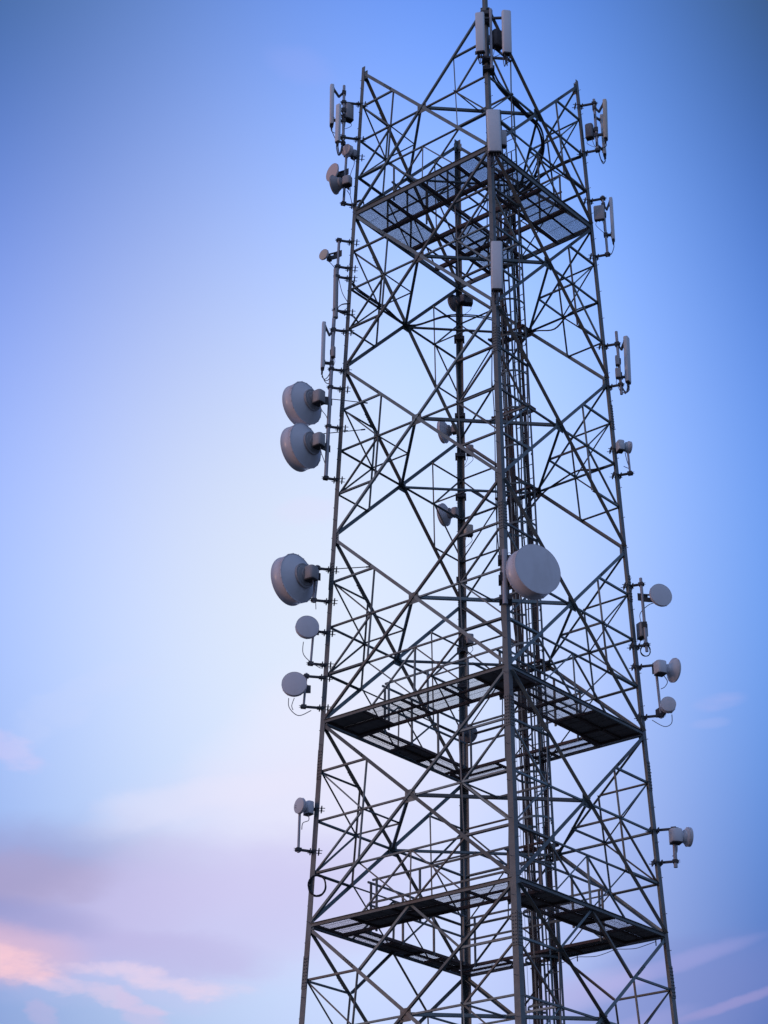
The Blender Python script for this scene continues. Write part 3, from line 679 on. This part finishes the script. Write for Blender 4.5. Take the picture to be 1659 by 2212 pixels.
def panel(top, bot, az_, w, d, label, pipe=None, material=WHITE, cap=.10, loops=2, seed=1, group='sector panel antennas', vbr=True):
    f = A(az_); t = thing('panel_antenna', tuple(bot), label, 'panel antenna', group)
    u_ = (top-bot).normalized(); s_ = f.cross(u_).normalized()
    mb = MB(); rounded(mb, None, None, w, d, 0, 0, bot+u_*.0, top, f); mb.build('radome', material, t)
    mb = MB(); rounded(mb, None, None, w*.96, d*.9, 0, 0, bot-u_*.035, bot+u_*.004, f); mb.build('end_cap', DARK, t)
    mb = MB(); rnd = random.Random(seed)
    for q in range(4):
        c0 = bot-u_*.03+s_*((q-1.5)*w*.2)+f*rnd.uniform(-.2, .2)*d
        mb.tube([c0, c0-u_*cap], .014, 8)
    mb.build('connector', DARK, t)
    if pipe is not None:
        for h in (.12, .88):
            a_ = lerp(bot, top, h) - f*d*.5
            pt_, pb_ = pipe; pz = a_.z + (0.0 if h < .5 else -.05); fr_ = (pz-pb_.z)/(pt_.z-pb_.z); b_ = lerp(pb_, pt_, max(0, min(1, fr_)))
            mb = MB()
            if vbr and h > .5:
                mid = (a_+b_)/2-UP*.16
                for q in (-1, 1):
                    mb.bar(a_+s_*q*.03+UP*.03, mid+s_*q*.03, .012, .035); mb.bar(mid+s_*q*.03, b_+s_*q*.03+UP*.03, .012, .035)
            else:
                for q in (-1, 1): mb.bar(a_+s_*q*.03, b_+s_*q*.03, .012, .045)
            mb.box(b_, (b_-a_), UP, s_, .05, .05, .05); mb.box(a_, f, UP, s_, .012, .06, .05)
            mb.build('tilt_bracket', BRKT, t)
        for q in range(loops):
            c0 = bot-u_*(.03+cap)+s_*((q-1.)*w*.22)
            pb_ = pipe[1]; z1 = rnd.uniform(.15, .45)
            e0 = lerp(pb_, pipe[0], .10+.1*q)
            low = (c0+e0)/2; low.z = min(c0.z, e0.z)-rnd.uniform(.06, .16)
            mb = MB(); mb.tube(smooth_path([c0, c0-UP*.07, low+(c0-e0)*.18, low-(c0-e0)*.22, e0-UP*.04+V((rnd.uniform(-.03, .03), 0, 0)), e0+UP*z1], 6), .010, 6); mb.build('jumper_cable', GREYC if q % 2 else CABLE, t)
    return t
def box_unit(c, az_, w, h, d, label, material=RADIO, group='radio units', fins=True, to=None, name='radio_unit', cat='radio unit', cab=True):
    f = A(az_); s_ = f.cross(UP); t = thing(name, tuple(c-UP*h/2), label, cat, group)
    mb = MB(); rounded(mb, None, None, w, d, 0, 0, c-UP*h/2, c+UP*h/2, f); mb.build('housing', material, t)
    mb = MB(); mb.box(c-UP*(h/2+.012), s_, f, UP, w*.46, d*.42, .012)
    for q in range(3): mb.tube([c-UP*h/2+s_*(q-1)*w*.28, c-UP*(h/2+.06)+s_*(q-1)*w*.28], .012, 6)
    mb.build('connector_plate', DARK, t)
    if fins:
        mb = MB()
        for q in range(8): mb.box(c-f*(d/2+.012)+s_*((q-3.5)*w*.115), s_, f, UP, .004, .018, h*.44)
        mb.build('cooling_fins', material, t)
    if to is not None:
        mb = MB(); mb.bar(c, to, .05, .05); mb.box(to, (1, 0, 0), (0, 1, 0), UP, .05, .05, .06); mb.build('bracket', BRKT, t)
    if cab:
        for q in (-1, 1):
            c0 = c-UP*(h/2+.05)+s_*q*w*.28; e0 = (to if to is not None else c)-UP*(h/2+.35)
            mb = MB(); mb.tube(smooth_path([c0, c0-UP*.10+s_*q*.02, (c0+e0)/2-UP*.08, e0], 5), .007, 6); mb.build('cable', GREYC, t)
    return t
def drum(c, az_, dia, depth, label, to=None, back=.2, hub=.4, box=None, faceM=DISHW, rimM=RIM, backM=DISHW, cab=None, group='microwave dishes', tilt=0., boxM=RADIO, bulge=.01, strut=None):
    """c: centre of the front/back seam; az_: pointing; depth: shroud; back: cone depth"""
    f = (A(az_)+UP*math.tan(R(tilt))).normalized(); s_ = f.cross(UP).normalized(); u_ = s_.cross(f); r_ = dia/2
    t = thing('microwave_dish', tuple(c-UP*r_), label, 'dish antenna', group)
    mb = MB(); mb.lathe(c, f, [(0.0001, depth+bulge), (r_*.5, depth+bulge*.8), (r_*.9, depth+bulge*.2), (r_*.985, depth-.002)], 48); mb.build('radome', faceM, t)
    mb = MB(); mb.lathe(c, f, [(r_*.985, depth-.004), (r_*1.012, depth), (r_*1.012, depth-.02), (r_, depth-.024), (r_, .018), (r_*1.022, .014), (r_*1.022, -.012), (r_*.985, -.014)], 48, smooth=False)
    nb_ = 20 if dia > .8 else 12
    for q in range(nb_):
        a = 2*math.pi*q/nb_; rd = s_*math.cos(a)+u_*math.sin(a); mb.box(c+rd*(r_*1.022+.001), rd, f, rd.cross(f), .005, .020 if dia > .8 else .010, .010 if dia > .8 else .006)
    o_ = mb.build('shroud', rimM, t)
    for p_ in o_.data.polygons: p_.use_smooth = abs((p_.normal).dot(f)) < .3
    hb = r_*hub
    mb = MB(); mb.lathe(c, f, [(r_*.985, -.010), (r_*.95, -.022), (r_*.93, -.03), (hb*1.25, -back*.80), (hb*1.12, -back*.86), (hb*1.05, -back)], 48); mb.build('reflector', backM, t)
    mb = MB(); mb.lathe(c-f*back, f, [(hb*1.2, .03), (hb*1.2, -.02), (hb*1.12, -.022), (hb*1.0, -.016), (hb*.95, -.035), (hb*.62, -.045), (hb*.6, -.085), (0.0001, -.09)], 32, smooth=False); mb.build('hub', boxM, t)
    bc = c - f*(back+.07)
    if box:
        w, h, d = box; b0 = bc - f*(d/2-.005)
        mb = MB(); rounded(mb, None, None, w, d, 0, 0, b0-u_*h/2, b0+u_*h/2, f); mb.build('radio_housing', boxM, t)
        mb = MB(); mb.box(b0-u_*(h/2+.01), s_, f, u_, w*.42, d*.42, .012); mb.build('connector_plate', DARK, t)
    if to is not None:
        mb = MB(); l0 = bc - s_*0; mb.bar(l0-u_*.05, to-u_*.05, .05, .09); mb.bar(l0+u_*.07, to+u_*.07, .03, .03); mb.box(to, (to-l0), UP, s_, .06, .09, .06)
        mb.build('mount_bracket', BRKT, t)
    if cab is not None:
        for q, cb in enumerate(cab):
            mb = MB(); mb.tube(smooth_path([V(x) for x in cb], 6), .009, 6); mb.build('cable', GREYC, t)
    if strut is not None:
        for a_, b_ in strut:
            mb = MB(); mb.tube([a_, b_], .011, 6); mb.tube([lerp(a_, b_, .93), b_], .018, 6); mb.build('stay_rod', BRKT, t)
    return t
def off(p_, x=0, y=0, z=0): return PV[p_]+V((x, y, z))
Qp = PV

# --- left leg, from the top down
mount('La', Qp['La_pt'], Qp['La_pb'], [Qp['La_a1'], Qp['La_a2']], 'L', .035, 'upright pipe mount with two black arms at the top of the left leg')
panel(Qp['La_p1t'], Qp['La_p1b'], -80, .17, .10, 'tall slim panel antenna outermost at the top of the left leg', (Qp['La_pt'], Qp['La_pb']), material=WHITE, loops=2, seed=1)
panel(Qp['La_p2t'], Qp['La_p2b'], -35, .13, .09, 'shorter slim panel antenna beside the tall one at the top of the left leg', (Qp['La_pt'], Qp['La_pb']), material=WHITE, loops=3, seed=2, vbr=False)
box_unit(Qp['La_box'], 35, .24, .45, .20, 'boxy finned radio between the pipe and the top of the left leg', to=lerp(Qp['La_pb'], Qp['La_pt'], .57))
mount('Lb', off('Lb_pt', 0, 0, .12), Qp['Lb_pb'], [Qp['Lb_a1'], Qp['Lb_a2']], 'L', .032, 'short pipe mount carrying three dishes near the top of the left leg')
drum(Qp['Lb_drum'], -42, .30, .10, 'small round dish drum with pinkish face, highest dish on the left leg', to=off('Lb_pt', .02, 0, 0), back=.05, box=(.16, .2, .14), faceM=PINK,
     cab=[[off('Lb_drum', .12, .05, -.15), off('Lb_drum', .14, 0, -.4), off('Lb_drum', .05, 0, -.75), off('Lb_drum', .06, 0, -1.3)]])
drum(Qp['Lb_disc'], -48, .47, .02, 'tilted thin pink-faced dish pointing left near the top of the left leg', to=off('Lb_disc', .31, .0, -.02), back=.09, box=(.14, .16, .12), faceM=PINK, boxM=BRKT)
drum(Qp['Lb_horn'], -112, .47, .03, 'grey dish seen from behind with a boxy radio, directly below the thin pink-faced dish', to=Qp['Lb_box'], back=.17, box=(.20, .22, .22), backM=RADIO, rimM=RADIO, hub=.5,
     cab=[[off('Lb_box', .0, .05, -.12), off('Lb_box', .08, 0, -.3), off('Lb_box', .12, 0, -.5), off('Lb_box', .18, .1, -.8)]])
mount('Lc', Qp['Lc_pt'], Qp['Lc_pb'], [Qp['Lc_a1'], Qp['Lc_a2'], Qp['Lc_a3'], Qp['Lc_a4']], 'L', .034, 'long pipe mount with four arms on the left leg beside the upper deck')
mb = MB(); mb.tube([Qp['Lc_pb'], Qp['Lc_pm']], .062, 16); mb.tube([Qp['Lc_pb']-UP*.05, Qp['Lc_pb']], .066, 16)
tag(mb.build('tube_antenna', RADIO, None, tuple(Qp['Lc_pb'])), 'thick grey tube antenna clamped over the lower part of a pipe on the left leg', 'tube antenna')
drum(Qp['Lc_dish'], -38, .27, .03, 'small cream round dish on a stub arm beside the left leg, below the upper deck', to=Qp['Lc_hub'], back=.06, box=(.1, .12, .12), faceM=CREAM, boxM=BRKT,
     cab=[[off('Lc_dish', .08, .05, -.12), off('Lc_dish', .2, 0, -.3), off('Lc_dish', .30, 0, -.45)], [off('Lc_dish', .36, 0, -.7), off('Lc_dish', .45, 0, -1.1), off('Lc_dish', .6, 0, -1.4)]])
bundle('cable_loop', [off('Lc_a4', .55, .1, -.3), off('Lc_a4', .4, 0, -.15), off('Lc_a4', .2, 0, -.1), off('Lc_a4', .05, 0, .02), off('Lc_a4', .15, 0, .16), off('Lc_a4', .35, 0, .18)],
       'loose black cable loop between the thick tube antenna and the left leg', .011, 2, .012)
mount('Ld', Qp['Ld_pt'], Qp['Ld_pb'], [Qp['Ld_a1'], Qp['Ld_a2'], Qp['Le_a1'], Qp['Le_a2'], Qp['Le_a3']], 'L', .045, 'very long pipe mount on the left leg carrying a panel above two big dishes')
panel(Qp['Ld_p1t'], Qp['Ld_p1b'], -80, .14, .09, 'slim white panel antenna above the two big dishes on the left leg', (Qp['Ld_pt'], lerp(Qp['Ld_pb'], Qp['Ld_pt'], .58)), loops=3, seed=5, cap=.12)
box_unit(Qp['Ld_tma'], -20, .10, .26, .09, 'small slim amplifier box on the long pipe beside the white panel on the left leg', fins=False, to=lerp(Qp['Ld_pb'], Qp['Ld_pt'], .78), name='amplifier', cat='amplifier', group=None)
def big(c, az_, label, to, s0, s1, dia=1.04, dep=.23):
    f = A(az_)
    return drum(c, az_, dia, dep, label, to=to, back=.20, hub=.43, box=(.24, .30, .26), boxM=RADIO,
         strut=[(s0, s1)], cab=[[c-f*.45-UP*.16, c-f*.48-UP*.35, to-UP*.45+V((-.02, 0, 0)), to-UP*.8]])
big(Qp['Le_d1'], -127, 'big drum dish seen from behind, upper of the close pair left of the tower', off('Le_b1', .13, 0, 0), Qp['Le_s0'], Qp['Le_s1'], 1.02, .27)
big(Qp['Le_d2'], -125, 'big drum dish seen from behind, lower of the close pair left of the tower', off('Le_b2', .06, 0, 0), Qp['Le_s20'], Qp['Le_s2'], 1.06, .29)
mount('Lf', Qp['Lf_pt'], Qp['Lf_pb'], [Qp['Lf_a1'], Qp['Lf_a2']], 'L', .045, 'short pipe mount behind the single big dish on the left leg')
big(Qp['Lf_d'], -126, 'big drum dish standing alone on the left leg, below the close pair', lerp(Qp['Lf_pb'], Qp['Lf_pt'], .72), Qp['Lf_s0'], Qp['Lf_s1'], 1.1, .29)
mount('Lg', Qp['Lg_pt'], Qp['Lg_pb'], [Qp['Lg_a1'], Qp['Lg_a2']], 'L', .026, 'thin pipe mount hanging below a round grey dish on the left leg')
drum(Qp['Lg_d'], 14, .50, .09, 'medium round dish facing the viewer, just below the lone big dish on the left leg', to=off('Lg_pt', 0, 0, -.03), back=.08, box=(.18, .2, .12),
     cab=[[off('Lg_d', -.08, .1, -.28), off('Lg_d', -.08, .1, -.55), off('Lg_d', .08, .1, -.75), off('Lg_d', .3, .15, -.88)]])
mount('Lh', Qp['Lh_pt'], Qp['Lh_pb'], [Qp['Lh_a1'], Qp['Lh_a2']], 'L', .026, 'thin pipe mount beside the lowest medium dish above the middle deck, left leg')
drum(Qp['Lh_d'], 2, .53, .08, 'medium round dish facing the viewer just above the middle deck on the left leg', to=lerp(Qp['Lh_pb'], Qp['Lh_pt'], .55), back=.08, box=(.2, .2, .12),
     cab=[[off('Lh_d', -.12, .05, -.28), off('Lh_d', -.1, .05, -.5), off('Lh_d', .1, .05, -.68), off('Lh_d', .36, .1, -.55)], [off('Lh_d', .0, .05, -.28), off('Lh_d', -.05, .05, -.45), off('Lh_d', -.02, .05, -.55)]])
mount('Li', Qp['Li_pt'], Qp['Li_pb'], [Qp['Li_a1'], Qp['Li_a2']], 'L', .028, 'thin pipe mount under the small dish low on the left leg')
drum(Qp['Li_d'], -48, .33, .05, 'small pale dish alone on the left leg between the middle and lower decks', to=off('Li_a1', .02, 0, 0), back=.06, box=(.22, .26, .16), faceM=WHITE, boxM=DISHW, hub=.6,
     cab=[[off('Li_b', 0, 0, -.15), off('Li_b', .02, 0, -.3), off('Li_b', -.1, 0, -.36), off('Li_b', -.12, 0, -.5)]])
def coil(c, r_, nn, label, n=(0, 1, 0), ax=(1, .0, 0)):
    mb = MB(); a = V(ax); b = UP; n = V(n)
    pts = []
    for q in range(nn*24+1):
        t = q/24*2*math.pi; rr = r_*(1+.05*math.sin(q*.7)); pts.append(V(c)+a*math.cos(t)*rr*.8+b*math.sin(t)*rr+n*(q/24*.018))
    mb.tube(pts, .011, 6); o_ = mb.build('cable_coil', CABLE, None, tuple(V(c)-UP*r_)); tag(o_, label, 'cable coil')
coil(Qp['Li_coil'], .22, 5, 'black coil of spare cable hung on the left leg above the lower deck')
coil(Qp['Re_coil'], .13, 2, 'small black cable loop hanging at the foot of a bright pipe, right leg')
coil(legp('L', 30.95)+V((.16, -.05, .05)), .13, 5, 'tight black cable coil on the left leg beside the upper deck')

# --- right leg, from the top down
mount('Ra', Qp['Ra_pt'], Qp['Ra_pb'], [Qp['Ra_a1'], Qp['Ra_a2']], 'R', .035, 'upright pipe mount with two arms at the top of the right leg')
panel(Qp['Ra_p1t'], Qp['Ra_p1b'], 78, .16, .10, 'tan slim panel antenna, outermost at the top of the right leg', (Qp['Ra_pt'], Qp['Ra_pb']), material=CREAM, loops=1, seed=7)
panel(Qp['Ra_p2t'], Qp['Ra_p2b'], 85, .13, .09, 'pale slim panel antenna tucked behind and below the tan one at the top right', (Qp['Ra_pt'], Qp['Ra_pb']), loops=3, seed=8, vbr=False)
box_unit(Qp['Ra_box'], -20, .20, .40, .18, 'grey finned radio beside the pipe at the top of the right leg', to=lerp(Qp['Ra_pb'], Qp['Ra_pt'], .4), material=DKGREY)
mount('Rb', Qp['Rb_pt'], Qp['Rb_pb'], [Qp['Rb_a1'], Qp['Rb_a2']], 'R', .032, 'pipe mount beside the upper deck on the right leg')
panel(Qp['Rb_p1t'], Qp['Rb_p1b'], 80, .13, .08, 'slim white panel antenna beside the upper deck on the right leg', (Qp['Rb_pt'], Qp['Rb_pb']), loops=1, seed=9)
box_unit(Qp['Rb_box'], -12, .26, .40, .09, 'flat greenish grey radio box beside the upper deck on the right leg', to=lerp(Qp['Rb_pb'], Qp['Rb_pt'], .68))
mount('Rc', Qp['Rc_pt'], Qp['Rc_pb'], [Qp['Rc_a1'], Qp['Rc_a2']], 'R', .035, 'pipe mount with two small boxes halfway up the right leg')
panel(Qp['Rc_p1t'], Qp['Rc_p1b'], 65, .18, .11, 'white panel antenna halfway up the right leg', (Qp['Rc_pt'], Qp['Rc_pb']), loops=4, seed=11, material=WHITE)
box_unit(Qp['Rc_t1'], 0, .10, .24, .08, 'small upper amplifier box on the pipe halfway up the right leg', fins=False, name='amplifier', cat='amplifier', to=lerp(Qp['Rc_pb'], Qp['Rc_pt'], .52), group='amplifier boxes on the right leg')
box_unit(Qp['Rc_t2'], 0, .13, .24, .10, 'small lower amplifier box on the pipe halfway up the right leg', fins=False, name='amplifier', cat='amplifier', to=lerp(Qp['Rc_pb'], Qp['Rc_pt'], .3), group='amplifier boxes on the right leg')
mount('Rd', Qp['Rd_pt'], Qp['Rd_pb'], [off('Rd_a1', 0, 0, -.03), Qp['Rd_a2']], 'R', .026, 'short thin pipe mount under the small white drum on the right leg')
drum(off('Rd_d', 0, 0, 0), 108, .28, .05, 'small white drum dish below the mid panel on the right leg', to=None, back=.05, box=(.22, .24, .16), faceM=WHITE, boxM=WHITE, hub=.7,
     cab=[[off('Rd_b', .05, 0, -.15), off('Rd_b', .08, 0, -.35), off('Rd_b', .12, 0, -.55), off('Rd_b', .0, 0, -.5)]])
mount('Re', Qp['Re_pt'], Qp['Re_pb'], [Qp['Re_a1'], Qp['Re_a2']], 'R', .035, 'bright zinc pipe mount with a small box, right leg')
drum(Qp['Re_d'], 22, .52, .05, 'medium grey dish turned towards the viewer, highest of the three dishes at lower right', to=Qp['Re_hub'], back=.09, box=(.1, .12, .12), boxM=BRKT,
     cab=[[off('Re_d', -.12, .15, -.1), off('Re_hub', .1, 0, -.2), off('Re_hub', -.08, 0, -.4), off('Re_hub', -.06, 0, -.65)]])
box_unit(Qp['Re_box'], -60, .22, .34, .16, 'small square radio box between the bright pipe and the right leg', to=lerp(Qp['Re_pb'], Qp['Re_pt'], .36))
mount('Rf', Qp['Rf_pt'], Qp['Rf_pb'], [Qp['Rf_a1'], Qp['Rf_a2']], 'R', .03, 'pipe mount joining two dishes just above the middle deck, right leg')
drum(Qp['Rf_d'], 116, .53, .03, 'cone-backed dish with a big boxy radio, pointing right, above the middle deck', to=Qp['Rf_pt'], back=.15, box=(.26, .28, .24), hub=.35, boxM=DISHW, rimM=DISHW,
     cab=[[off('Rf_b', .08, 0, -.15), off('Rf_b', .18, 0, -.32), off('Rf_b', .12, 0, -.45), off('Rf_b', .03, 0, -.5)]])
drum(Qp['Rf_d2'], 2, .33, .12, 'small round dish facing the viewer on the pipe just above the middle deck, right leg', to=lerp(Qp['Rf_pb'], Qp['Rf_pt'], .12), back=.04, box=(.26, .14, .1), boxM=DISHW,
     cab=[[off('Rf_d2', .08, .05, -.18), off('Rf_d2', .06, .05, -.38), off('Rf_d2', -.1, .05, -.45), off('Rf_d2', -.35, .05, -.3)]])
mount('Rg', Qp['Rg_pt'], Qp['Rg_pb'], [Qp['Rg_a1'], Qp['Rg_a2']], 'R', .042, 'stout pipe mount between the middle and lower decks, right leg')
drum(Qp['Rg_d'], 106, .40, .06, 'round dish with a boxy radio pointing right, lowest on the right leg', to=off('Rg_b', -.05, 0, 0), back=.06, box=(.26, .28, .26), hub=.6, boxM=DISHW,
     cab=[[off('Rg_b', 0, 0, -.16), off('Rg_b', -.02, 0, -.35), off('Rg_b', -.12, 0, -.42)]])

# --- front leg
def xbar(a_, b_, leg, name='cross_arm'):
    return None
t = thing('pipe_mount', tuple(Qp['Fa_pb']), 'pale upright pipe with two cross bars at the very top of the front leg', 'pipe mount', 'pipe mounts on the tower legs')
mb = MB(); mb.tube([Qp['Fa_pb'], Qp['Fa_pt']], .035, 12); mb.build('pipe', ZINC, t)
for a_, b_ in (('Fa_b1l', 'Fa_b1r'), ('Fa_b2l', 'Fa_b2r')):
    mb = MB(); mb.bar(Qp[a_], Qp[b_], .05, .05); mb.build('arm', BRKT, t)
    l = legp('F', Qp[a_].z); mb = MB(); mb.box(l+V((.0, .01, 0)), (1, 0, 0), (0, 1, 0), UP, .13, .10, .05); mb.build('leg_clamp', BRKT, t)
for zz in (33.05, 34.8):
    l = legp('F', zz); mb = MB(); mb.box(l+V((.02, .03, 0)), (1, 0, 0), (0, 1, 0), UP, .14, .13, .05); mb.build('leg_clamp', BRKT, t)
panel(Qp['Fa_p1t'], Qp['Fa_p1b'], -8, .215, .12, 'large panel antenna left of the mast tip at the very top of the front leg', (Qp['Fa_b1l']+UP*.1, Qp['Fa_b2l']-UP*.2), loops=2, seed=21)
panel(Qp['Fa_p2t'], Qp['Fa_p2b'], 12, .22, .14, 'large panel antenna right of the mast tip at the very top of the front leg', (Qp['Fa_b1r']+UP*.1, Qp['Fa_b2r']-UP*.2), loops=4, seed=22)
box_unit(Qp['Fa_box'], 35, .26, .46, .22, 'dark finned radio between the two panels at the tip of the front leg', to=Qp['Fa_box']+V((-.15, -.05, 0)), material=BRKT)
panel(Qp['Fb_pt'], Qp['Fb_pb'], 4, .315, .14, 'broad white panel antenna on the front leg just above the upper deck', (legp('F', 31.8), legp('F', 30.0)), loops=4, seed=23, vbr=False)
box_unit(Qp['Fb_box'], 20, .17, .40, .16, 'grey radio tucked behind the broad panel on the front leg', to=legp('F', Qp['Fb_box'].z)+V((.05, .08, 0)))
panel(Qp['Fc_pt'], Qp['Fc_pb'], 2, .255, .14, 'narrow white panel antenna on the front leg just below the upper deck', (legp('F', 28.2), legp('F', 26.2)), loops=3, seed=24, vbr=False)
t = thing('pipe_mount', tuple(Qp['Fd_pb']), 'stout pipe fixed to the front leg behind the biggest dish', 'pipe mount', 'pipe mounts on the tower legs')
mb = MB(); mb.tube([Qp['Fd_pb'], Qp['Fd_pt']], .055, 14); mb.build('pipe', ZINC, t)
for zz in (19.0, 19.45, 19.9):
    l = legp('F', zz); mb = MB(); mb.box(l+V((-.01, -.03, 0)), (1, 0, 0), (0, 1, 0), UP, .13, .16, .05); mb.build('leg_clamp', BRKT, t)
drum(Qp['Fd_d']+V((.05, 0, 0))-A(31)*.33, 31, 1.065, .33, 'biggest white drum dish, on the front leg, facing the viewer', to=lerp(Qp['Fd_pb'], Qp['Fd_pt'], .5), back=.16, box=(.2, .24, .16), faceM=DISHW, rimM=RIM, bulge=.012)

# --- back leg
def wrap(c): return legp('D', c.z)
drum(Qp['Da_d'], -130, .46, .05, 'small dark-backed dish on the far leg just under the upper deck', to=wrap(Qp['Da_d']), back=.14, box=(.16, .2, .16), rimM=DKGREY, backM=DKGREY, boxM=DKGREY)
box_unit(Qp['Da_b'], 10, .34, .20, .20, 'squat radio box on the far leg just under the upper deck', to=wrap(Qp['Da_b']), material=DKGREY)
drum(Qp['Db_d'], -112, .58, .07, 'upper of two cone-backed dishes left of the far leg, seen through the tower', to=wrap(Qp['Db_d']), back=.14, box=(.16, .2, .16))
box_unit(Qp['Dc_b'], 10, .18, .24, .16, 'small radio box right of the far leg, below the upper cone-backed dish', to=wrap(Qp['Dc_b']))
drum(Qp['Dd_d'], -118, .56, .07, 'lower of two cone-backed dishes left of the far leg, seen through the tower', to=wrap(Qp['Dd_d']), back=.14, box=(.16, .2, .16))
box_unit(Qp['De_b'], 15, .22, .26, .16, 'tan radio box right of the far leg beside the lower cone-backed dish', to=wrap(Qp['De_b']), material=CREAM)
box_unit(Qp['Df_b'], 15, .18, .24, .14, 'radio box on the far leg a little above the middle deck', to=wrap(Qp['Df_b']))
drum(Qp['Dg_d'], 150, .42, .10, 'dish on the far leg just below the middle deck', to=wrap(Qp['Dg_d']), back=.12, box=(.16, .2, .16), faceM=DKGREY, rimM=DKGREY, backM=DKGREY, boxM=DKGREY)
for q, zz in enumerate((29.2, 27.0, 25.9, 24.8, 22.6, 20.8, 19.9)):
    l = legp('D', zz); inw = V((-l.x, -l.y, 0)).normalized(); mb = MB(); mb.box(l+inw*.05, (1, 0, 0), (0, 1, 0), UP, .13, .12, .045); mb.bar(l+inw*.05+V((0,-.1,0)), l+inw*.05+V((0,-.1,0))+UP*.27, .08, .03)
    mb.build('leg_clamp', BRKT, tower)

# drop-lamp cable under the lower deck
pts = [lerp(legp('R', lev(5)-.05), legp('D', lev(5)-.05), .06+q*.56/12)+fnorm('R', 'D')*.012-UP*(.0 if q % 4 == 0 else .035 if q % 2 else .06) for q in range(13)]
mb = MB(); mb.tube(smooth_path(pts, 4), .007, 6)
for q in (0, 4, 8, 12): mb.tube([pts[q]+UP*.03, pts[q]-UP*.09], .012, 6)
tag(mb.build('cable_run', CABLE, None, tuple(pts[0])), 'thin sagging cable with droppers slung beneath the lower deck at right', 'cable')
